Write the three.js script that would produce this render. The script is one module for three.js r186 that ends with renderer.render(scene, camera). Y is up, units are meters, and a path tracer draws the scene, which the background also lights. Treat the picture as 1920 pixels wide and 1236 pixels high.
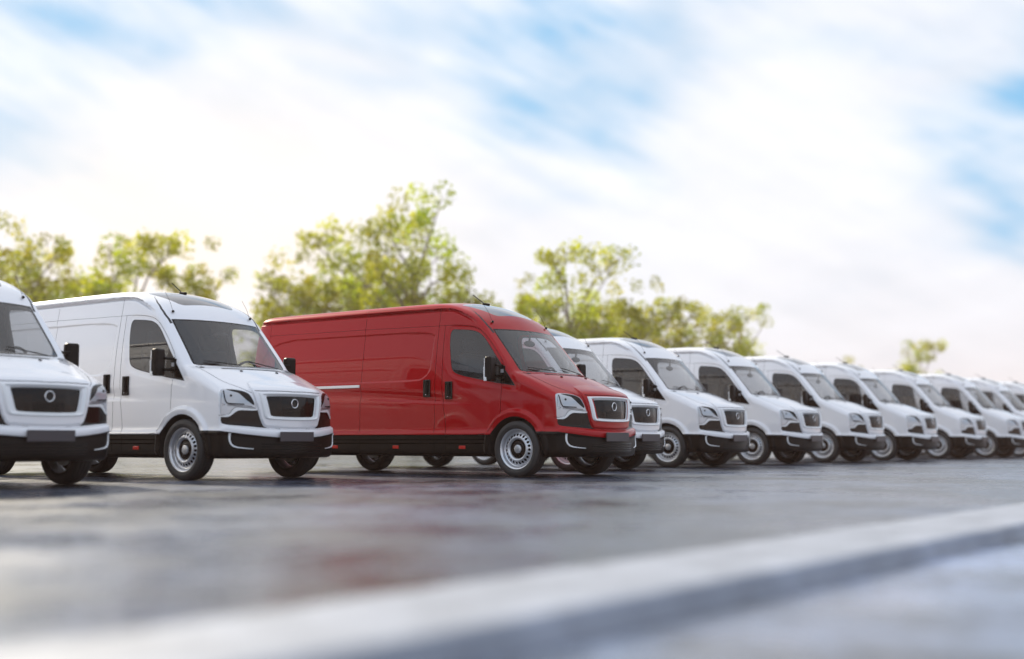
import * as THREE from 'three';
import { mergeGeometries } from 'three/addons/utils/BufferGeometryUtils.js';
import { RoundedBoxGeometry } from 'three/addons/geometries/RoundedBoxGeometry.js';

// ---------------------------------------------------------------- camera, sky, sun, exposure
const D2R = Math.PI / 180;
const scene = new THREE.Scene();
const YAW = 36.771 * D2R, PITCH = 5.05 * D2R, EYE = .4475;
const camera = new THREE.PerspectiveCamera(2 * Math.atan(618 / 2368) / D2R, 1024 / 659, .1, 3000);
camera.position.set(0, EYE, 0);
camera.rotation.order = 'YXZ';
camera.rotation.set(PITCH, YAW, 0);
camera.focus = 16.8;
camera.userData.fStop = .48;
const renderer = new THREE.WebGLRenderer({ antialias: true });
renderer.toneMapping = THREE.LinearToneMapping;
renderer.toneMappingExposure = 1.36;
scene.fog = new THREE.FogExp2(new THREE.Color().setRGB(1, .66, .54), .0009);
renderer.shadowMap.enabled = true;

let seedNow = 12345;
const rnd = () => { seedNow = (seedNow + 0x6d2b79f5) | 0; let t = Math.imul(seedNow ^ (seedNow >>> 15), 1 | seedNow); t = (t + Math.imul(t ^ (t >>> 7), 61 | t)) ^ t; return ((t ^ (t >>> 14)) >>> 0) / 4294967296; };
const rr = (a, b) => a + (b - a) * rnd();
// value noise in three dimensions, and sums of octaves
const hash3 = (x, y, z) => { let h = Math.imul(x, 374761393) ^ Math.imul(y, 668265263) ^ Math.imul(z, 2147483647 ^ 0x5bd1e995); h = Math.imul(h ^ (h >>> 13), 1274126177); return ((h ^ (h >>> 16)) >>> 0) / 4294967296; };
function noise3(x, y, z, per = 0) {
  const ix = Math.floor(x), iy = Math.floor(y), iz = Math.floor(z), s = (t) => t * t * t * (t * (t * 6 - 15) + 10), fx = s(x - ix), fy = s(y - iy), fz = s(z - iz);
  const w = (v) => (per ? ((v % per) + per) % per : v), h = (a, b, c) => hash3(w(ix + a), w(iy + b), iz + c), l = (a, b, t) => a + (b - a) * t;
  return l(l(l(h(0, 0, 0), h(1, 0, 0), fx), l(h(0, 1, 0), h(1, 1, 0), fx), fy), l(l(h(0, 0, 1), h(1, 0, 1), fx), l(h(0, 1, 1), h(1, 1, 1), fx), fy), fz);
}
function fbm(x, y, z, oct = 5, per = 0) { let s = 0, a = .5, n = 0; for (let i = 0; i < oct; i++) { s += a * noise3(x, y, z + i * 17, per); n += a; a *= .5; x *= 2; y *= 2; z *= 2; per *= 2; } return s / n; }

const SUN_AZ = 74 * D2R, SUN_EL = 31 * D2R;                                   // azimuth counted from -z towards -x
const sunDir = new THREE.Vector3(-Math.sin(SUN_AZ) * Math.cos(SUN_EL), Math.sin(SUN_EL), -Math.cos(SUN_AZ) * Math.cos(SUN_EL));
{
  // a bright spring sky: thin streaky cloud nearly everywhere, clear blue showing through in patches
  const W = 2048, H = 1024, data = new Float32Array(W * H * 4);
  const BLUE = [   // azimuth (from -z towards -x), elevation, radii, strength: where the cloud is thin
    [35.2, 19.8, 2.6, 2.6, 1.0], [36.8, 14.6, 2.2, 1.5, .72], [33.6, 13.4, 3.2, 1.0, .62], [32.4, 15.2, 2.6, 1.0, .35], [30.2, 13.6, 2.0, 1.6, .35], [28, 16.5, 3.0, .7, .25],
    [14.8, 14.2, 3.2, 1.7, 1.15], [15.4, 11.6, 3.0, 1.3, .90], [14.0, 9.2, 2.4, 1.3, .90], [31, 18.6, 4.5, 1.6, .40], [38, 17, 3.5, 1.4, .45], [34.5, 10.8, 3.4, 1.1, .40], [18.6, 12.4, 2.0, 1.0, .35],
    [59.5, 15.0, 4.6, 2.0, .72], [58.5, 19.6, 4.4, 2.4, .80], [54, 17.6, 3.0, 1.0, .55], [50, 20.0, 3.4, 1.2, .50], [57.5, 11.6, 3.4, 1.4, .50], [42, 19.2, 3.0, 1.2, .42], [44, 15.6, 3.4, .8, .30], [26.5, 20.6, 3.0, .8, .40], [22, 17.5, 3.4, .7, .25],
    [5, 17, 6, 3, .7], [-10, 12, 7, 3, .6], [70, 16, 6, 4, .5], [85, 22, 8, 5, .6], [40, 30, 9, 3, .6], [62, 33, 9, 4, .35], [20, 35, 8, 4, .6],
  ];
  const out = [.15, .44, .69], zen = [.09, .31, .60];
  for (let j = 0; j < H; j++) {
    const el = ((j + .5) / H - .5) * Math.PI, y = Math.sin(el), c = Math.cos(el);
    for (let i = 0; i < W; i++) {
      const a = ((i + .5) / W - .5) * 2 * Math.PI, x = Math.cos(a) * c, z = Math.sin(a) * c, o = (j * W + i) * 4;
      if (y <= 0) { data[o] = .30; data[o + 1] = .31; data[o + 2] = .33; data[o + 3] = 1; continue; }
      const az = Math.atan2(-x, -z) / D2R, e = el / D2R;
      // cloud layer seen in perspective, drawn out along one direction
      const k = 1 / (y + .16), u = x * k, v = z * k, s = u * .83 + v * .56, t = -u * .56 + v * .83;
      const w1 = fbm(s * 1.3 + 3, t * 2.6 + 7, 1.5, 6), w2 = fbm(s * 3.2 + 11 + w1 * 1.4, t * 5.8 + 2 + w1 * 1.2, 4.5, 5);
      // wisps: the clear patches are frayed and drawn out by the wind aloft
      const wx = (fbm(az * .10 + e * .08 + 9, e * .36 - az * .10 + 3, 14.5, 4) - .5), wy = (fbm(az * .10 + e * .08 + 40, e * .36 - az * .10 + 21, 15.5, 4) - .5), fine = fbm((az * .9 + e * .8) * .13, (e * .9 - az * .42) * .70, 22.5, 5);
      const azw = az + wx * 7, ew = e + wy * 4.2;
      let thin = 0;
      for (const [ba, be, ra, re, st] of BLUE) { let d = azw - ba; d -= 360 * Math.round(d / 360); const q = (d / ra) ** 2 + ((ew - be) / re) ** 2; if (q < 9) thin += st * Math.exp(-q * .8); }
      thin *= .82 * Math.max(.25, 1.25 - 1.3 * (fine - .16));
      const far = Math.exp(-(((az - 36) / 60) ** 2));                          // away from the photographed side the same broken cloud goes on
      const general = (1 - far) * .7 * Math.max(0, fbm(s * .9 + 31, t * 1.5 + 5, 8.5, 4) - .42) * 3;
      let cover = 1 - Math.min(1, (thin * (1.55 - 1.0 * w2) + general) * Math.min(1, Math.max(0, (e - 3) / 5)));
      cover = Math.min(1, Math.max(0, cover + ((w1 - .5) * .7 + (fine - .5) * .6) * Math.min(1, .38 + thin)));
      const hz = Math.exp(-e / 7), cosS = x * sunDir.x + y * sunDir.y + z * sunDir.z, halo = Math.exp((cosS - 1) * 3.2);
      let da = az - 50; da -= 360 * Math.round(da / 360);
      const pale = .78 * Math.exp(-(((da - 1) / 9) ** 2) - ((e - 9.5) / 4.5) ** 2), q = Math.min(1, e / 50), white = .42 * Math.exp(-(((azw - 23.5) / 6.5) ** 2) - ((ew - 12.0) / 4.6) ** 2) * (.3 + 1.3 * fine) + .25 * Math.exp(-(((az - 43) / 7) ** 2) - ((e - 14) / 4) ** 2);  // thin bright veil of cloud low towards the sun's side
      for (let m = 0; m < 3; m++) {
        const blue = out[m] + (zen[m] - out[m]) * q;
        const cloud = [.665, .705, .775][m] * (.93 + .10 * w2 + .20 * (w1 - .5) + .22 * (fine - .5));
        let L = blue + (cloud - blue) * cover;
        L += (([.74, .72, .73][m]) - L) * hz * .6;
        L += ([.76, .78, .81][m] - L) * white * (.4 + .6 * cover);
        L += ([.93, .82, .71][m] - L) * Math.min(1, pale * .9);
        data[o + m] = L + [.10, .075, .045][m] * halo;
      }
      data[o + 3] = 1;
    }
  }
  const sky = new THREE.DataTexture(data, W, H, THREE.RGBAFormat, THREE.FloatType);
  sky.mapping = THREE.EquirectangularReflectionMapping; sky.magFilter = THREE.LinearFilter; sky.minFilter = THREE.LinearFilter; sky.needsUpdate = true;
  scene.background = sky; scene.environment = sky;
}
const sun = new THREE.DirectionalLight(new THREE.Color(1, .88, .68), 4.8);
sun.position.copy(sunDir).multiplyScalar(60).add(new THREE.Vector3(-12, 0, -20)); sun.target.position.set(-12, 0, -20);
sun.castShadow = true; sun.shadow.radius = 3; sun.shadow.mapSize.set(2048, 2048);
Object.assign(sun.shadow.camera, { left: -50, right: 50, top: 50, bottom: -50, near: 1, far: 160 });
scene.add(sun, sun.target);

// ---------------------------------------------------------------- naming
const taken = {};
const numbered = (name) => { const k = name.replace(/_\d{3}$/, ''); const n = (taken[k] = (taken[k] ?? -1) + 1); return n ? k + '_' + String(n).padStart(3, '0') : k; };
function tag(o, label, category, group, kind) { if (label) o.userData.label = label; if (category) o.userData.category = category; if (group) o.userData.group = group; if (kind) o.userData.kind = kind; return o; }
function obj(name, g, m, parent) { const o = new THREE.Mesh(g, m); o.name = name; o.castShadow = o.receiveShadow = true; parent.add(o); return o; }
const std = (name, o) => { const m = new THREE.MeshPhysicalMaterial(o); m.name = name; return m; };
const rgb = (r, g, b) => new THREE.Color().setRGB(r, g, b);
function texture(n, f, srgb = false) {                                        // square tile, f(u, v) -> value or [r, g, b] in 0..1
  const d = new Uint8Array(n * n * 4);
  for (let j = 0; j < n; j++) for (let i = 0; i < n; i++) { const c = f(i / n, j / n), o = (j * n + i) * 4; for (let k = 0; k < 3; k++) d[o + k] = Math.max(0, Math.min(255, Math.round(255 * (Array.isArray(c) ? c[k] : c)))); d[o + 3] = 255; }
  const t = new THREE.DataTexture(d, n, n); t.wrapS = t.wrapT = THREE.RepeatWrapping; t.magFilter = THREE.LinearFilter; t.minFilter = THREE.LinearMipmapLinearFilter; t.generateMipmaps = true; t.needsUpdate = true;
  if (srgb) t.colorSpace = THREE.SRGBColorSpace;
  return t;
}
const repeated = (t, r) => { const c = t.clone(); c.repeat.set(r, r); c.needsUpdate = true; return c; };
// ---------------------------------------------------------------- shape of the van's skin: a field that is negative inside (x forward, y up, z to its right side, metres)
const clamp = (x, a, b) => Math.min(b, Math.max(a, x)), mix = (a, b, t) => a + (b - a) * t;
const sst = (a, b, x) => { const t = clamp((x - a) / (b - a), 0, 1); return t * t * (3 - 2 * t); };
const lut = (xs, ys) => (x) => { if (x <= xs[0]) return ys[0]; for (let i = 1; i < xs.length; i++) if (x < xs[i]) return mix(ys[i - 1], ys[i], (x - xs[i - 1]) / (xs[i] - xs[i - 1])); return ys[ys.length - 1]; };
function smoothLut(xs, ys) {                       // monotone cubic through the points
  const n = xs.length, d = [], m = [];
  for (let i = 0; i < n - 1; i++) d[i] = (ys[i + 1] - ys[i]) / (xs[i + 1] - xs[i]);
  m[0] = d[0]; m[n - 1] = d[n - 2];
  for (let i = 1; i < n - 1; i++) m[i] = d[i - 1] * d[i] <= 0 ? 0 : 2 * d[i - 1] * d[i] / (d[i - 1] + d[i]);
  return (x) => {
    if (x <= xs[0]) return ys[0]; if (x >= xs[n - 1]) return ys[n - 1];
    let i = 0; while (x > xs[i + 1]) i++;
    const h = xs[i + 1] - xs[i], t = (x - xs[i]) / h, t2 = t * t, t3 = t2 * t;
    return ys[i] * (2 * t3 - 3 * t2 + 1) + h * m[i] * (t3 - 2 * t2 + t) + ys[i + 1] * (3 * t2 - 2 * t3) + h * m[i + 1] * (t3 - t2);
  };
}
function chaikin(pts, n, closed = true) {
  for (let k = 0; k < n; k++) {
    const o = [], L = pts.length;
    if (!closed) o.push(pts[0]);
    for (let i = 0; i < (closed ? L : L - 1); i++) {
      const a = pts[i], b = pts[(i + 1) % L];
      o.push([a[0] * .75 + b[0] * .25, a[1] * .75 + b[1] * .25], [a[0] * .25 + b[0] * .75, a[1] * .25 + b[1] * .75]);
    }
    if (!closed) o.push(pts[L - 1]);
    pts = o;
  }
  return pts;
}
function polyDist(pts, x, y, closed = true) {      // signed when closed (negative inside)
  let d = 1e9, c = false; const L = pts.length;
  for (let i = 0, j = closed ? L - 1 : 0; i < L; j = i++) {
    if (!closed && i === 0) continue;
    const ax = pts[j][0], ay = pts[j][1], bx = pts[i][0], by = pts[i][1], ex = bx - ax, ey = by - ay, wx = x - ax, wy = y - ay;
    const t = clamp((wx * ex + wy * ey) / (ex * ex + ey * ey + 1e-12), 0, 1), qx = wx - ex * t, qy = wy - ey * t;
    d = Math.min(d, qx * qx + qy * qy);
    if (closed && (ay > y) !== (by > y) && x < ax + ex * (y - ay) / ey) c = !c;
  }
  d = Math.sqrt(d);
  return closed && c ? -d : d;
}
// the outline of the van seen from the side, along its centre line
const PROFILE = chaikin([
  [-5.00, .25], [-2, .25], [.70, .25], [.845, .25], [.885, .275], [.905, .33], [.908, .42], [.905, .468], [.915, .484], [.922, .505], [.922, .535], [.914, .558], [.898, .570], [.874, .578], [.868, .61], [.868, .70],
  [.866, .84], [.858, .92], [.842, .985], [.815, 1.03], [.765, 1.065], [.66, 1.112], [.54, 1.163], [.40, 1.221], [.29, 1.264], [.18, 1.302], [.085, 1.330], [.045, 1.352],
  [-.10, 1.514], [-.25, 1.684], [-.36, 1.808], [-.44, 1.898], [-.525, 1.994], [-.60, 2.066], [-.70, 2.138], [-.83, 2.208], [-.99, 2.265], [-1.19, 2.308], [-1.42, 2.330], [-1.75, 2.338], [-3, 2.338], [-4.4, 2.334],
  [-4.75, 2.328], [-4.90, 2.302], [-4.965, 2.24], [-4.985, 2.1], [-5.01, 1.6], [-5.04, 1.0], [-5.05, .6], [-5.06, .3], [-5.05, .25],
], 3);
const TX0 = -5.3, TY0 = .02, TD = .0125, TNX = 540, TNY = 214;
const TABLE = new Float64Array(TNX * TNY);
{
  // distance by a coarse pass first: only nodes near the outline need the exact value, but all are cheap enough
  for (let j = 0; j < TNY; j++) for (let i = 0; i < TNX; i++) TABLE[j * TNX + i] = polyDist(PROFILE, TX0 + i * TD, TY0 + j * TD);
}
const cub = (a, b, c, d, t) => b + .5 * t * (c - a + t * (2 * a - 5 * b + 4 * c - d + t * (3 * (b - c) + d - a)));
function profile(x, y) {
  let u = (x - TX0) / TD, v = (y - TY0) / TD;
  u = clamp(u, 1, TNX - 3); v = clamp(v, 1, TNY - 3);
  const i = Math.floor(u), j = Math.floor(v), fu = u - i, fv = v - j;
  const row = (k) => { const o = (j + k) * TNX + i; return cub(TABLE[o - 1], TABLE[o], TABLE[o + 1], TABLE[o + 2], fu); };
  return cub(row(-1), row(0), row(1), row(2), fv);
}
const AXLE_F = 0, AXLE_R = -3.95, HUB = .35;
const sideY = smoothLut([.20, .24, .52, .530, .597, .62, .95, 1.10, 1.25, 1.50, 1.70, 1.90, 2.10, 2.26, 2.40], [.835, .866, .876, .898, .872, .868, .869, .868, .862, .840, .8145, .785, .752, .733, .72]);
const creaseTop = lut([-5, -3.28, -2.70, -2.1, -1.35, -.95, -.60], [1.12, 1.093, 1.066, 1.030, .978, .944, .909]);
const creaseLow = lut([-5, -3.2, -2.1, -1.35, -.9, -.6], [.985, .971, .951, .933, .917, .906]);
const grooveY = smoothLut([-5, -1.45, -1.25, -1.13, -1.012, -.899, -.787, -.662], [2.192, 2.192, 2.186, 2.170, 2.128, 2.078, 2.020, 1.945]);
const PANEL = chaikin([[-4.72, 1.245], [-4.72, 1.918], [-3, 1.914], [-1.405, 1.908], [-1.412, 1.75], [-1.43, 1.50], [-1.445, 1.36], [-1.56, 1.262], [-1.70, 1.238], [-3, 1.24]], 2);
const WINDOW = chaikin([[-1.152, 1.915], [-1.150, 1.72], [-1.112, 1.52], [-1.082, 1.36], [-.95, 1.300], [-.70, 1.250], [-.37, 1.186], [-.17, 1.158], [-.03, 1.134], [-.03, 1.134], [-.07, 1.185], [-.22, 1.365], [-.36, 1.528], [-.47, 1.663], [-.60, 1.806], [-.72, 1.870], [-.86, 1.893], [-1.02, 1.905]], 2);
const DOOR = chaikin([[-1.247, 1.970], [-1.247, 1.967], [-1.243, 1.60], [-1.232, 1.30], [-1.215, .97], [-1.18, .79], [-1.152, .60], [-1.148, .53], [-1.148, .527], [-.452, .527], [-.452, .53], [-.37, .66], [-.265, .765], [-.261, .85], [-.252, 1.04], [-.245, 1.16], [-.24, 1.175], [-.236, 1.38], [-.245, 1.45], [-.38, 1.626], [-.505, 1.757], [-.618, 1.861], [-.70, 1.905], [-.82, 1.938], [-1.02, 1.963]], 1);
const WS = (y) => 1.36;                              // (unused slope helper)
function sideW(x, y) {
  let w = sideY(y);
  w -= .10 * sst(-4.55, -5.15, x) * sst(-4.55, -5.15, x);                     // plan taper at the tail
  w -= .018 * sst(.25, .95, x);                                               // and towards the nose
  // wedge-shaped ledge along the flank
  const ct = creaseTop(x), cl = creaseLow(x), amt = .020 * sst(-.55, -1.5, x);
  if (y > 1.0 || y > cl - .02) w -= amt * (sst(cl - .006, ct + .004, y) - sst(ct + .01, ct + .13, y));
  else w -= amt * sst(cl - .006, ct + .004, y);
  // recessed load panels
  const pd = polyDistBox(x, y);
  if (pd < .03) w -= .016 * sst(.004, -.020, pd);
  // gutter groove under the roof
  if (x < -.6 && y > 1.85) {
    const gy = grooveY(x), fade = sst(-.66, -.95, x) * sst(-4.93, -4.87, x);
    const d = y - gy;
    w -= fade * mix(.034, .05, sst(-1.0, -1.35, x)) * sst(-.034, -.022, d) * (1 - sst(.006, .012, d));
    w += fade * .012 * sst(.006, .012, d) * (1 - sst(.05, .10, d));
  }
  // raised frame round the door window
  if (y > 1.05 && y < 2.0 && x > -1.3 && x < .1) { const wd = polyDist(WINDOW, x, y); if (wd < .12) w -= .010 * sst(.075, .02, wd); }
  // wheel arches
  for (const ax of [AXLE_F, AXLE_R]) {
    const dx = x - ax + (ax === AXLE_F ? .03 : 0), dy = y - HUB;
    if (Math.abs(dx) < .75 && y < 1.0) {
      const r = Math.hypot(dx, dy), top = sst(.42, .60, y) * .5 + .5;
      w += top * .040 * sst(.505, .465, r) * (1 - .25 * sst(.46, .40, r));
    }
  }
  return w;
}
function polyDistBox(x, y) { return x < -1.30 && y > 1.15 && y < 2.0 ? polyDist(PANEL, x, y) : 1; }
const crownK = smoothLut([.2, .60, .95, 1.15, 1.35, 2.0, 2.3], [.30, .33, .33, .27, .25, .25, .25]);
const crownM = smoothLut([.2, .32, .48, .60, .78, .9, 1.05, 1.3, 1.5, 1.95, 2.2, 2.4], [0, 0, -.075, -.075, 0, 0, .05, .03, 0, 0, .11, .13]);
const cornerR = smoothLut([.2, .55, .62, 1.0, 1.2, 1.4, 1.9, 2.15, 2.4], [.10, .09, .065, .065, .08, .055, .05, .085, .10]);
// the grille panel stands proud of the lamps; NOSE is its edge in (angle round the nose, height)
const NOSE = chaikin([[-.3, .588], [.30, .590], [.455, .600], [.490, .640], [.525, .72], [.553, .812], [.588, .896], [.612, .975], [.66, 1.06], [.70, 1.16], [-.3, 1.16]], 2);
function noseBump(x, y, z) {
  if (x < .35 || y < .56 || y > 1.2) return 0;
  const d = polyDist(NOSE, Math.atan2(z, x), y);
  return d < 0 ? .026 * sst(0, -.022, d) * sst(1.17, 1.03, y) : 0;
}
function rmax(a, b, r) { return a > -r && b > -r ? Math.hypot(a + r, b + r) - r : Math.max(a, b); }
function skin(x, y, z) {
  z = Math.abs(z);
  const front = x > -1.6 ? 1 : 0, z2 = z * z;
  const k = crownK(y) * sst(-1.7, -.9, x) - .06 * sst(-4.2, -4.9, x);
  const a = profile(x + k * z2, y + (y < .85 ? crownM(y) * sst(.1, .5, x) : crownM(y)) * z2) - noseBump(x, y, z);
  const b = (z - sideW(x, y)) * .985;
  let d = rmax(a, b, cornerR(y));
  if (y < .9) for (const ax of [AXLE_F, AXLE_R]) {                            // wheel wells
    const dx = x - ax + (ax === AXLE_F ? .03 : 0);
    if (Math.abs(dx) < .6) d = Math.max(d, Math.min(.402 - Math.hypot(dx, y - HUB), z - .52));
  }
  return d;
}
function skinNormal(x, y, z, e = .004) {
  const g = [skin(x + e, y, z) - skin(x - e, y, z), skin(x, y + e, z) - skin(x, y - e, z), skin(x, y, z + e) - skin(x, y, z - e)], l = Math.hypot(...g) || 1;
  return [g[0] / l, g[1] / l, g[2] / l];
}
// the point of the skin that a straight line reaches first
function hitSkin(o, d, t0, t1, lift = 0) {
  let t = t0;
  for (let i = 0; i < 400 && t < t1; i++) { const s = skin(o[0] + d[0] * t, o[1] + d[1] * t, o[2] + d[2] * t) - lift; if (s < 2e-4) return [o[0] + d[0] * t, o[1] + d[1] * t, o[2] + d[2] * t]; t += Math.max(s * .6, 4e-4); }
  return null;
}
// ---------------------------------------------------------------- meshing: surface nets on an uneven grid, pulled onto the skin, then cut into panels along level lines
function surfaceNet(f, xs, ys, zs, nrm) {
  const nx = xs.length, ny = ys.length, nz = zs.length, V = new Float32Array(nx * ny * nz), at = (i, j, k) => (i * ny + j) * nz + k;
  for (let i = 0; i < nx; i++) for (let j = 0; j < ny; j++) for (let k = 0; k < nz; k++) V[at(i, j, k)] = f(xs[i], ys[j], zs[k]);
  const id = new Int32Array(nx * ny * nz).fill(-1), P = [], N = [], F = [];
  const E = [[0, 1], [2, 3], [4, 5], [6, 7], [0, 2], [1, 3], [4, 6], [5, 7], [0, 4], [1, 5], [2, 6], [3, 7]];
  for (let i = 0; i < nx - 1; i++) for (let j = 0; j < ny - 1; j++) for (let k = 0; k < nz - 1; k++) {
    const v = []; let neg = 0;
    for (let c = 0; c < 8; c++) { v[c] = V[at(i + (c & 1), j + ((c >> 1) & 1), k + (c >> 2))]; if (v[c] < 0) neg++; }
    if (neg === 0 || neg === 8) continue;
    let px = 0, py = 0, pz = 0, n = 0;
    for (const [a, b] of E) if ((v[a] < 0) !== (v[b] < 0)) {
      const t = v[a] / (v[a] - v[b]), X = (c) => xs[i + (c & 1)], Y = (c) => ys[j + ((c >> 1) & 1)], Z = (c) => zs[k + (c >> 2)];
      px += mix(X(a), X(b), t); py += mix(Y(a), Y(b), t); pz += mix(Z(a), Z(b), t); n++;
    }
    let p = [px / n, py / n, pz / n];
    const lim = .6 * Math.min(xs[i + 1] - xs[i], ys[j + 1] - ys[j], zs[k + 1] - zs[k]) + .004;
    for (let it = 0; it < 3; it++) { const g = nrm(...p), s = clamp(f(...p), -lim, lim); p = p.map((q, c) => q - g[c] * s * .9); }
    if (k === 0) p[2] = 0;
    const g = nrm(...p); if (k === 0) { g[2] = 0; const l = Math.hypot(...g); g[0] /= l; g[1] /= l; }
    id[at(i, j, k)] = P.length / 3; P.push(...p); N.push(...g);
  }
  const quad = (a, b, c, d, flip) => { if (a < 0 || b < 0 || c < 0 || d < 0) return; if (flip) F.push(a, c, b, a, d, c); else F.push(a, b, c, a, c, d); };
  for (let i = 0; i < nx - 1; i++) for (let j = 0; j < ny - 1; j++) for (let k = 0; k < nz - 1; k++) {
    const a = V[at(i, j, k)] < 0;
    if (j > 0 && k > 0 && a !== (V[at(i + 1, j, k)] < 0)) quad(id[at(i, j - 1, k - 1)], id[at(i, j, k - 1)], id[at(i, j, k)], id[at(i, j - 1, k)], !a);
    if (i > 0 && k > 0 && a !== (V[at(i, j + 1, k)] < 0)) quad(id[at(i - 1, j, k - 1)], id[at(i - 1, j, k)], id[at(i, j, k)], id[at(i, j, k - 1)], !a);
    if (i > 0 && j > 0 && a !== (V[at(i, j, k + 1)] < 0)) quad(id[at(i - 1, j - 1, k)], id[at(i, j - 1, k)], id[at(i, j, k)], id[at(i - 1, j, k)], !a);
  }
  return { P, N, F };
}
function cut(m, f) {                                 // -> [inside, outside] of the level line f = 0
  const n = m.P.length / 3, v = new Float32Array(n), made = new Map();
  for (let i = 0; i < n; i++) { let s = f(m.P[3 * i], m.P[3 * i + 1], m.P[3 * i + 2]); if (Math.abs(s) < 2e-4) s = s < 0 ? -2e-4 : 2e-4; v[i] = s; }
  const out = [new Map(), new Map()], res = [{ P: [], N: [], F: [] }, { P: [], N: [], F: [] }];
  const put = (s, key, p, q) => { let i = out[s].get(key); if (i === undefined) { i = res[s].P.length / 3; res[s].P.push(...p); res[s].N.push(...q); out[s].set(key, i); } return i; };
  const own = (s, i) => put(s, i, m.P.slice(3 * i, 3 * i + 3), m.N.slice(3 * i, 3 * i + 3));
  const mid = (s, a, b) => {
    if (a > b) [a, b] = [b, a];
    const key = a * n + b + n;
    let g = made.get(key);
    if (!g) {
      const t = v[a] / (v[a] - v[b]), p = [], q = [];
      for (let c = 0; c < 3; c++) { p[c] = mix(m.P[3 * a + c], m.P[3 * b + c], t); q[c] = mix(m.N[3 * a + c], m.N[3 * b + c], t); }
      const l = Math.hypot(...q) || 1; made.set(key, g = [p, q.map((x) => x / l)]);
    }
    return put(s, key, g[0], g[1]);
  };
  for (let t = 0; t < m.F.length; t += 3) {
    const I = [m.F[t], m.F[t + 1], m.F[t + 2]], S = I.map((i) => v[i] < 0);
    const c = S[0] + S[1] + S[2];
    if (c === 3 || c === 0) { const s = c ? 0 : 1; res[s].F.push(own(s, I[0]), own(s, I[1]), own(s, I[2])); continue; }
    const lone = c === 1 ? S.indexOf(true) : S.indexOf(false), a = I[lone], b = I[(lone + 1) % 3], d = I[(lone + 2) % 3], s = c === 1 ? 0 : 1, r = 1 - s;
    res[s].F.push(own(s, a), mid(s, a, b), mid(s, a, d));
    res[r].F.push(mid(r, a, b), own(r, b), own(r, d), mid(r, a, b), own(r, d), mid(r, a, d));
  }
  return res;
}
const lifted = (m, h) => ({ P: m.P.map((p, i) => p + m.N[i] * h), N: m.N, F: m.F });
const mirrored = (m) => ({ P: m.P.map((p, i) => (i % 3 === 2 ? -p : p)), N: m.N.map((p, i) => (i % 3 === 2 ? -p : p)), F: m.F.map((_, i, F) => F[i % 3 === 0 ? i : i % 3 === 1 ? i + 1 : i - 1]) });
const joined = (...ms) => { const o = { P: [], N: [], F: [] }; for (const m of ms) { const b = o.P.length / 3; for (const x of m.P) o.P.push(x); for (const x of m.N) o.N.push(x); for (const x of m.F) o.F.push(x + b); } return o; };
const both = (m) => joined(m, mirrored(m));
function geo(m, uvScale = 1) {
  const g = new THREE.BufferGeometry(), n = m.P.length / 3, uv = new Float32Array(n * 2);
  for (let i = 0; i < n; i++) { const ax = Math.abs(m.N[3 * i]), ay = Math.abs(m.N[3 * i + 1]); uv[2 * i] = (ax > .8 ? m.P[3 * i + 2] : m.P[3 * i]) * uvScale; uv[2 * i + 1] = (ay > .8 ? m.P[3 * i + 2] : m.P[3 * i + 1]) * uvScale; }
  g.setAttribute('position', new THREE.BufferAttribute(new Float32Array(m.P), 3));
  g.setAttribute('normal', new THREE.BufferAttribute(new Float32Array(m.N), 3));
  g.setAttribute('uv', new THREE.BufferAttribute(uv, 2));
  g.setIndex(m.F);
  return g;
}
const steps = (...runs) => { const o = [runs[0]]; for (let i = 1; i < runs.length; i += 2) { const a = o[o.length - 1], b = runs[i], n = Math.max(1, Math.round((b - a) / runs[i + 1])); for (let k = 1; k <= n; k++) o.push(a + (b - a) * k / n); } return o; };
// a thin strip that lies on the skin along a line of points
function ribbon(pts, width, lift, f = skin, nf = skinNormal) {
  const m = { P: [], N: [], F: [] };
  const L = [];
  for (let i = 0; i < pts.length - 1; i++) { const a = pts[i], b = pts[i + 1], n = Math.max(1, Math.ceil(Math.hypot(a[0] - b[0], a[1] - b[1], a[2] - b[2]) / .04)); for (let k = 0; k < n; k++) L.push(a.map((q, c) => mix(q, b[c], k / n))); }
  L.push(pts[pts.length - 1]);
  L.forEach((p, i) => {
    for (let it = 0; it < 4; it++) { const g = nf(...p), s = f(...p); p = p.map((q, c) => q - g[c] * s); }
    L[i] = p;
  });
  L.forEach((p, i) => {
    const a = L[Math.max(0, i - 1)], b = L[Math.min(L.length - 1, i + 1)], t = b.map((q, c) => q - a[c]), l = Math.hypot(...t) || 1, g = nf(...p), u = [g[1] * t[2] - g[2] * t[1], g[2] * t[0] - g[0] * t[2], g[0] * t[1] - g[1] * t[0]].map((q) => q / l);
    for (const s of [-1, 1]) { m.P.push(...p.map((q, c) => q + u[c] * s * width / 2 + g[c] * lift)); m.N.push(...g); }
    if (i) { const k = 2 * i; m.F.push(k - 2, k - 1, k + 1, k - 2, k + 1, k); }
  });
  return m;
}
const onSide = (x, y) => [x, y, sideW(x, y)];
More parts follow.
